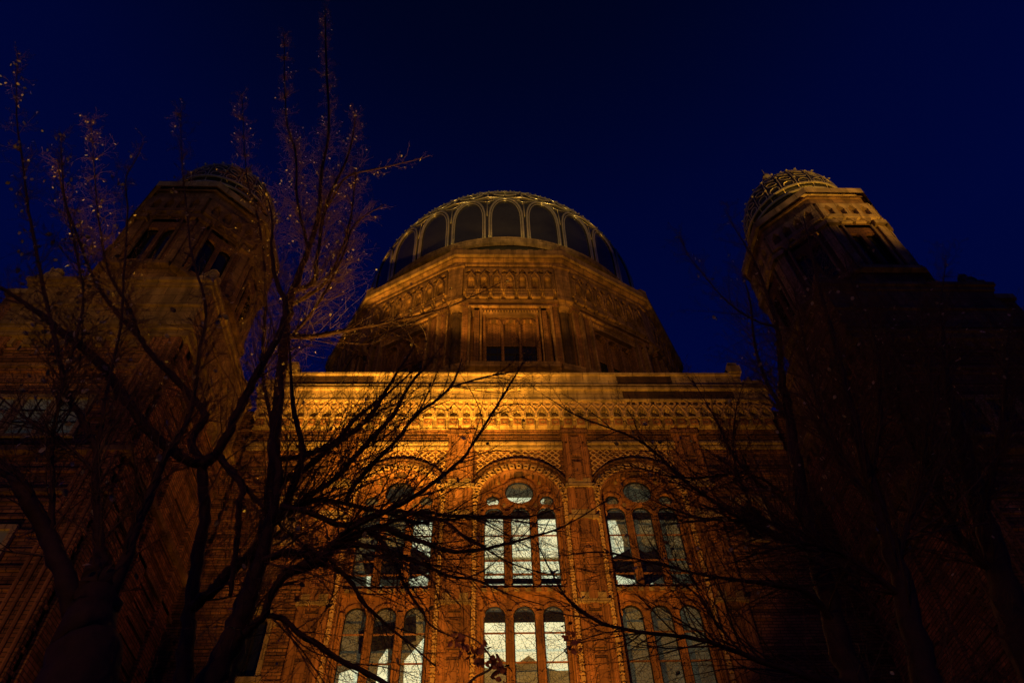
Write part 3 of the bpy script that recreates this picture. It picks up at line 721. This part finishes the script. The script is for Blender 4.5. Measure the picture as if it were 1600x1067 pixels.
T.limb([(435,700,7.6,8),(420,640,7.8,6),(410,570,8,5),(415,480,8,5),(412,400,8,4),(400,330,8,3),(385,270,8,1.4),(378,150,8,1)],'branch',1.2,.6,.2,.5)
T.limb([(447,480,7.5,6),(500,450,7.3,5),(530,400,7.2,4),(548,340,7.1,3),(556,270,7.1,1.4)],'branch',1.1,.5,.2,.5)
T.limb([(443,540,7.5,6),(500,470,7.2,4),(535,400,7.1,3),(555,350,7.1,2.4),(600,320,7.0,1.2)],'branch',1.1,.45,.2,.4)
T.done()
# T2 black forked tree
T=Tree('black bare tree forking three ways in front of the inner side of the left tower',(-2.55,5.6,0),12,td=2.7)
T.limb([(150,1560,5.6,44),(250,1180,5.6,34),(284,1067,5.6,27),(289,1017,5.6,25),(297,960,5.6,22),(308,867,5.6,19),(320,800,5.6,16),(318,730,5.6,16),(340,712,5.6,16)],'trunk',.25,.6)
T.limb([(335,715,5.6,15),(360,670,5.5,14),(385,617,5.5,13),(410,570,5.4,12),(437,522,5.4,10),(447,480,5.4,8),(432,440,5.4,7),(424,390,5.3,5),(425,340,5.3,3),(410,280,5.3,1.3)],'branch',1.0,.5,.12)
T.limb([(338,712,5.6,13),(300,724,5.5,15),(262,699,5.4,16),(234,674,5.3,16),(202,632,5.2,15),(187,610,5.2,15),(169,584,5.1,14),(142,556,5.1,14),(116,531,5,13),(94,518,5,12),(71,496,4.9,9),(24,464,4.9,6),(-30,430,4.9,4)],'branch',.8,.55,.08)
T.limb([(320,725,5.5,13),(300,690,5.7,12),(320,650,5.7,11),(300,620,5.8,11),(272,590,5.8,10),(244,561,5.8,9),(215,524,5.8,8),(187,494,5.8,7),(163,462,5.8,6),(144,430,5.9,5),(125,380,5.9,4),(100,310,6,3),(90,250,6,1.5)],'branch',1.0,.5,.18,.4)
T.limb([(217,522,5.8,6),(197,473,5.7,5),(172,430,5.7,4),(160,380,5.7,3),(150,300,5.7,2),(142,190,5.7,1)],'branch',1.1,.45,.25,.4)
T.limb([(345,715,5.6,11),(360,736,5.4,11),(379,759,5.3,10),(374,789,5.2,10),(372,830,5.2,9),(366,880,5.1,9),(360,930,5.1,7)],'branch',.3,.4)
T.limb([(342,714,5.6,8),(400,780,5.3,6),(450,830,5.1,5),(500,870,5,3)],'branch',.7,.5)
T.limb([(300,950,5.6,17),(317,935,5.5,17),(342,912,5.4,17),(364,888,5.4,17),(400,860,5.3,16),(419,822,5.2,15),(439,804,5.2,13),(449,783,5.2,12),(460,751,5.1,12),(469,725,5.1,11),(473,701,5.1,10),(466,667,5.1,8),(458,635,5.1,7),(455,600,5.1,5),(452,540,5,3),(446,500,5,1.5)],'branch',.8,.6)
T.limb([(426,777,5.4,9),(449,747,5.3,9),(479,731,5.3,8),(514,702,5.2,9),(550,675,5.2,9),(580,648,5.1,8),(600,615,5.1,6),(625,575,5,4),(648,540,5,2)],'branch',1.1,.55)
T.limb([(434,717,5.5,9),(467,714,5.4,9),(496,704,5.3,9),(524,690,5.2,8),(560,650,5.2,6),(600,620,5.2,4),(660,565,5.1,1.5)],'branch',1.1,.5)
T.limb([(425,818,5.2,13),(467,787,5.1,11),(496,766,5,9),(524,747,5,8),(560,707,5,8),(585,680,4.9,7),(616,646,4.9,6),(629,621,4.9,5),(647,592,4.8,4),(664,575,4.8,2.5),(690,540,4.8,1.2)],'branch',1.3,.5)
T.limb([(440,803,5.2,8),(490,783,5.1,8),(533,785,5,7),(580,796,4.9,6),(640,800,4.8,5),(690,812,4.8,4),(740,806,4.7,3),(800,806,4.7,1.5)],'branch',1.2,.5)
T.done()
# T3 spreading low limbs
T=Tree('bare tree with long low limbs sweeping right across the left and centre windows',(-1.95,4.7,0),13,td=1.7)
T.limb([(230,1560,4.7,60),(300,1180,4.7,48),(330,1067,4.7,44),(362,1000,4.7,36),(385,940,4.7,28),(402,890,4.7,22),(418,830,4.7,18),(428,790,4.7,14),(436,740,4.7,12),(428,690,4.7,10),(440,620,4.8,7),(436,560,4.8,4)],'trunk',.35,.6)
T.limb([(362,1006,4.7,15),(392,980,4.6,14),(415,957,4.6,13),(421,933,4.6,13),(439,903,4.6,14),(458,891,4.6,15),(496,876,4.5,17),(514,862,4.5,17),(528,847,4.5,15),(575,829,4.4,12),(597,823,4.4,10),(631,838,4.4,9),(669,849,4.3,7),(697,860,4.3,6),(734,860,4.3,6),(784,851,4.2,5),(840,836,4.2,4),(869,827,4.2,3),(906,808,4.2,2),(950,780,4.2,1)],'branch',1.4,.5)
T.limb([(405,880,4.7,12),(450,862,4.6,12),(500,868,4.5,12),(540,850,4.5,9),(605,858,4.4,7),(627,870,4.4,6),(669,885,4.4,5.5),(706,900,4.3,5),(744,906,4.3,4),(800,930,4.3,2),(850,945,4.3,1)],'branch',1.2,.5,.06,0)
T.limb([(575,829,4.4,8),(601,851,4.4,7),(620,885,4.4,6),(629,907,4.4,5),(642,930,4.4,4.5),(659,954,4.4,4),(674,977,4.4,3),(720,1000,4.4,1.5)],'branch',1.2,.4,.06,-.1)
T.limb([(500,868,4.5,8),(511,866,4.5,8),(524,885,4.5,7),(547,907,4.5,7),(566,939,4.5,6),(594,967,4.5,5),(640,1005,4.5,3),(680,1040,4.5,2)],'branch',1.2,.4,.06,-.1)
T.limb([(419,961,4.6,9),(441,966,4.6,9),(467,989,4.5,9),(496,1006,4.5,9),(533,1032,4.5,9),(580,1055,4.5,8),(640,1090,4.5,6)],'branch',.9,.5,.05,-.1)
T.limb([(524,847,4.5,8),(540,830,4.4,8),(600,800,4.3,7),(640,780,4.3,7),(680,752,4.2,6),(722,717,4.2,5.5),(740,692,4.2,5),(765,652,4.2,4.5),(790,612,4.2,4),(815,570,4.1,2.5),(826,545,4.1,1.2)],'branch',1.1,.45,.05)
T.limb([(540,782,4.9,8),(560,750,4.8,8),(595,712,4.7,7),(620,687,4.7,6.5),(647,651,4.7,6),(660,640,4.6,5.5),(681,626,4.6,5),(704,604,4.6,4),(715,582,4.6,3),(722,560,4.6,1.5)],'branch',1.4,.5,.06)
T.limb([(704,605,4.6,3.5),(740,594,4.6,3),(780,584,4.6,2.2),(822,580,4.5,1.2)],'branch',1.2,.35)
T.limb([(440,790,4.7,9),(480,800,4.6,9),(540,820,4.6,9),(600,800,4.5,7),(650,818,4.5,6),(690,812,4.4,5),(730,840,4.4,3.5),(800,880,4.4,2.5),(870,900,4.4,1.5)],'branch',1.2,.45,.05,0)
T.limb([(597,823,4.4,6),(650,800,4.3,5),(700,805,4.2,4.5),(760,808,4.2,3.5),(830,806,4.2,2.5),(880,790,4.2,1.3)],'branch',1.2,.45,.05,0)
T.done()
# T4 nearest heavy tree at the left edge
T=Tree('heaviest bare tree at the left edge, thick black trunk splitting low down',(-3.0,3.7,0),14,td=3.0); T.ws=.82
T.limb([(-60,1600,3.7,240),(60,1250,3.7,190),(120,1067,3.7,150),(140,980,3.7,104),(150,930,3.7,84),(155,895,3.7,52),(158,870,3.7,20)],'trunk',0,.5)
T.limb([(150,960,3.7,50),(160,900,3.7,42),(155,850,3.7,22),(152,800,3.7,16),(151,740,3.7,15),(149,700,3.7,14),(128,655,3.7,13),(105,615,3.7,12),(97,585,3.7,10),(90,550,3.7,9),(80,505,3.8,8),(70,460,3.8,7),(58,400,3.8,6),(45,330,3.8,5),(35,250,3.9,3.5),(26,180,3.9,2.5),(27,85,3.9,1.2)],'branch',.9,.35,.3,.4)
T.limb([(150,705,3.7,10),(160,660,3.7,8),(165,620,3.7,7),(178,560,3.8,6),(190,500,3.8,5),(193,437,3.8,4.5),(197,381,3.9,4),(199,325,3.9,3.5),(197,278,3.9,2.6),(212,250,3.9,2),(224,222,3.9,1)],'branch',.5,.3,.25,.4)
T.limb([(120,970,3.7,45),(100,900,3.6,38),(70,830,3.6,32),(40,775,3.5,28),(10,735,3.5,26),(-60,690,3.5,18)],'branch',.5,.5)
T.limb([(160,940,3.7,40),(195,880,3.7,24),(210,830,3.7,20),(235,770,3.7,18),(255,720,3.7,15),(275,690,3.7,12),(300,640,3.8,9),(310,560,3.8,7),(322,480,3.8,5),(300,400,3.8,4),(292,330,3.9,3),(284,250,3.9,2),(282,175,3.9,1)],'branch',.8,.35,.2,.4)
T.limb([(80,830,3.6,14),(82,760,3.6,10),(82,700,3.6,9),(90,640,3.6,8),(110,560,3.6,6),(130,470,3.7,5),(120,400,3.7,4),(100,300,3.7,3),(95,220,3.7,1.5)],'branch',1,.35,.3,.4)
T.limb([(150,740,3.7,7),(100,690,3.6,5),(50,660,3.6,4),(0,620,3.6,3)],'branch',1,.35)
T.done()
# T5.. right-hand trees
T=Tree('bare tree right of the right window, thin lit shoots standing against the sky',(2.9,5.2,0),15,td=2.4); T.ws=.72
T.limb([(1460,1560,5.2,90),(1370,1180,5.2,70),(1335,1067,5.2,60),(1300,960,5.2,46),(1270,850,5.2,34),(1250,760,5.2,27),(1235,660,5.2,22),(1222,590,5.2,15),(1215,515,5.2,10),(1195,450,5.2,6),(1175,400,5.2,4),(1150,360,5.2,2.5),(1132,325,5.2,1.2)],'trunk',.9,.5,.12,.3)
T.limb([(1222,560,5.2,8),(1215,515,5.1,7),(1190,505,5.1,5),(1160,490,5.1,4),(1130,465,5,3.5),(1100,430,5,3),(1072,392,5,2.2),(1061,362,5,1)],'branch',.8,.35,.12,.3)
T.limb([(1235,660,5.2,12),(1200,600,5.1,8),(1180,540,5.1,6),(1172,470,5.1,4),(1160,430,5.1,3)],'branch',1.1,.4,.15,.3)
T.limb([(1270,860,5.2,16),(1206,836,5.1,10),(1169,819,5,9),(1141,800,4.9,8),(1112,781,4.9,8),(1084,762,4.8,7),(1062,744,4.8,7),(1034,716,4.8,6),(1000,689,4.7,5),(955,670,4.7,4),(897,647,4.7,3),(855,620,4.7,1.5)],'branch',1.2,.45,.05)
T.limb([(1265,830,5.2,10),(1225,779,5.1,9),(1187,755,5.1,8),(1163,732,5,7),(1142,704,5,6),(1131,680,5,5),(1110,640,5,3),(1080,590,5,1.3)],'branch',1.3,.45,.08)
T.limb([(1250,830,5.2,8),(1187,807,5.1,6),(1169,779,5.1,5.5),(1156,746,5,5),(1146,708,5,4),(1150,640,5,2.5),(1165,590,5,1.2)],'branch',1.3,.4,.08)
T.limb([(1225,770,5.2,6),(1169,740,5.1,5),(1094,746,5,5),(1047,744,4.9,4),(1000,731,4.9,3),(950,725,4.9,1.5)],'branch',1.2,.45)
T.limb([(1275,870,5.2,13),(1210,818,5,9),(1159,813,4.9,8),(1094,809,4.9,5),(1040,790,4.8,3),(1000,770,4.8,1.4)],'branch',1.3,.45)
T.limb([(1340,1075,5.1,22),(1240,1050,4.9,14),(1160,1021,4.8,11),(1122,1007,4.7,10),(1083,996,4.7,9),(1025,990,4.6,8),(976,982,4.6,7),(932,970,4.5,6),(889,938,4.5,5),(860,891,4.5,3.5),(840,850,4.5,1.5)],'branch',1.2,.45,.06)
T.limb([(1310,980,5.2,18),(1260,925,5,13),(1200,912,4.9,10),(1106,899,4.8,6),(1003,875,4.7,4.5),(940,862,4.7,3),(880,868,4.7,1.3)],'branch',1.1,.4,.06)
T.limb([(1160,1021,4.8,7),(1110,960,4.8,5),(1090,930,4.8,4),(1050,900,4.8,3),(1020,860,4.8,1.3)],'branch',1.2,.4)
T.done()
T=Tree('thicker dark bare tree in front of the right tower',(4.4,5.0,0),16,td=3.0); T.ws=.5
T.limb([(1640,1560,5,130),(1500,1180,5,100),(1450,1067,5,86),(1410,920,5,64),(1375,800,5,46),(1345,700,5,34),(1320,600,5,24),(1300,520,5,16),(1280,450,5,10),(1265,380,5,6),(1255,340,5,3)],'trunk',1.5,.6,.1)
T.limb([(1375,800,5,24),(1330,740,5,18),(1290,660,5,12),(1265,580,5,8),(1250,500,5,5),(1240,450,5,2)],'branch',1.6,.55,.1)
T.limb([(1360,750,5,22),(1375,650,5.1,16),(1372,560,5.1,12),(1355,500,5.2,8),(1330,440,5.2,5),(1318,400,5.2,2)],'branch',1.8,.55,.08)
T.limb([(1400,880,5,26),(1430,780,5,20),(1450,680,5,14),(1455,600,5,10),(1445,540,5,6),(1440,480,5,2)],'branch',1.9,.6,.08)
T.limb([(1420,940,5,20),(1340,880,4.9,14),(1270,850,4.8,10),(1200,860,4.8,6),(1140,880,4.8,3)],'branch',1.5,.5)
T.done()
T=Tree('bare tree at the far right edge, lost in the dark',(6.6,5.6,0),17,td=2.6); T.ws=.55
T.limb([(1900,1560,5.6,140),(1700,1180,5.6,110),(1620,1067,5.6,100),(1570,920,5.6,74),(1535,800,5.6,56),(1500,680,5.6,40),(1480,600,5.6,22),(1475,540,5.6,12),(1470,480,5.6,6),(1478,410,5.6,1.5)],'trunk',1.6,.6,.1)
T.limb([(1535,800,5.6,30),(1560,700,5.6,22),(1570,620,5.6,16),(1572,560,5.6,9),(1580,500,5.6,3)],'branch',2,.6,.08)
T.limb([(1560,900,5.6,26),(1500,840,5.5,20),(1460,760,5.5,16),(1420,680,5.5,12),(1400,600,5.5,8),(1395,520,5.5,3)],'branch',1.9,.6,.08)
T.limb([(1600,1000,5.6,30),(1640,900,5.6,22),(1650,780,5.6,16),(1640,660,5.6,9),(1620,560,5.6,3)],'branch',1.8,.6)
T.done()
# leafy spray hanging before the centre window
T=Tree('low spray of curled red brown leaves before the bottom of the central window',(.2,3.9,0),18,'leaf spray',None)
T.e.name='leafy_branch'
T.limb([(560,1400,3.9,16),(640,1180,3.9,8),(700,1100,3.9,5),(740,1060,3.9,4),(770,1040,3.9,3),(755,1010,3.9,2.6),(735,995,3.9,2),(705,985,3.9,1.2)],'branch',0,.3)
for k in range(95):
    t=T.rng.random(); x=705+t*85+T.rng.gauss(0,8); y=985+t*62+T.rng.gauss(0,9)
    T.leaf(at(x,y,3.9+T.rng.gauss(0,.08))-T.base,.040,1)
for k in range(26):
    x=890+T.rng.gauss(0,8); y=1000+T.rng.gauss(0,16); T.leaf(at(x,y,3.9+T.rng.gauss(0,.1))-T.base,.035,1)
T.done()
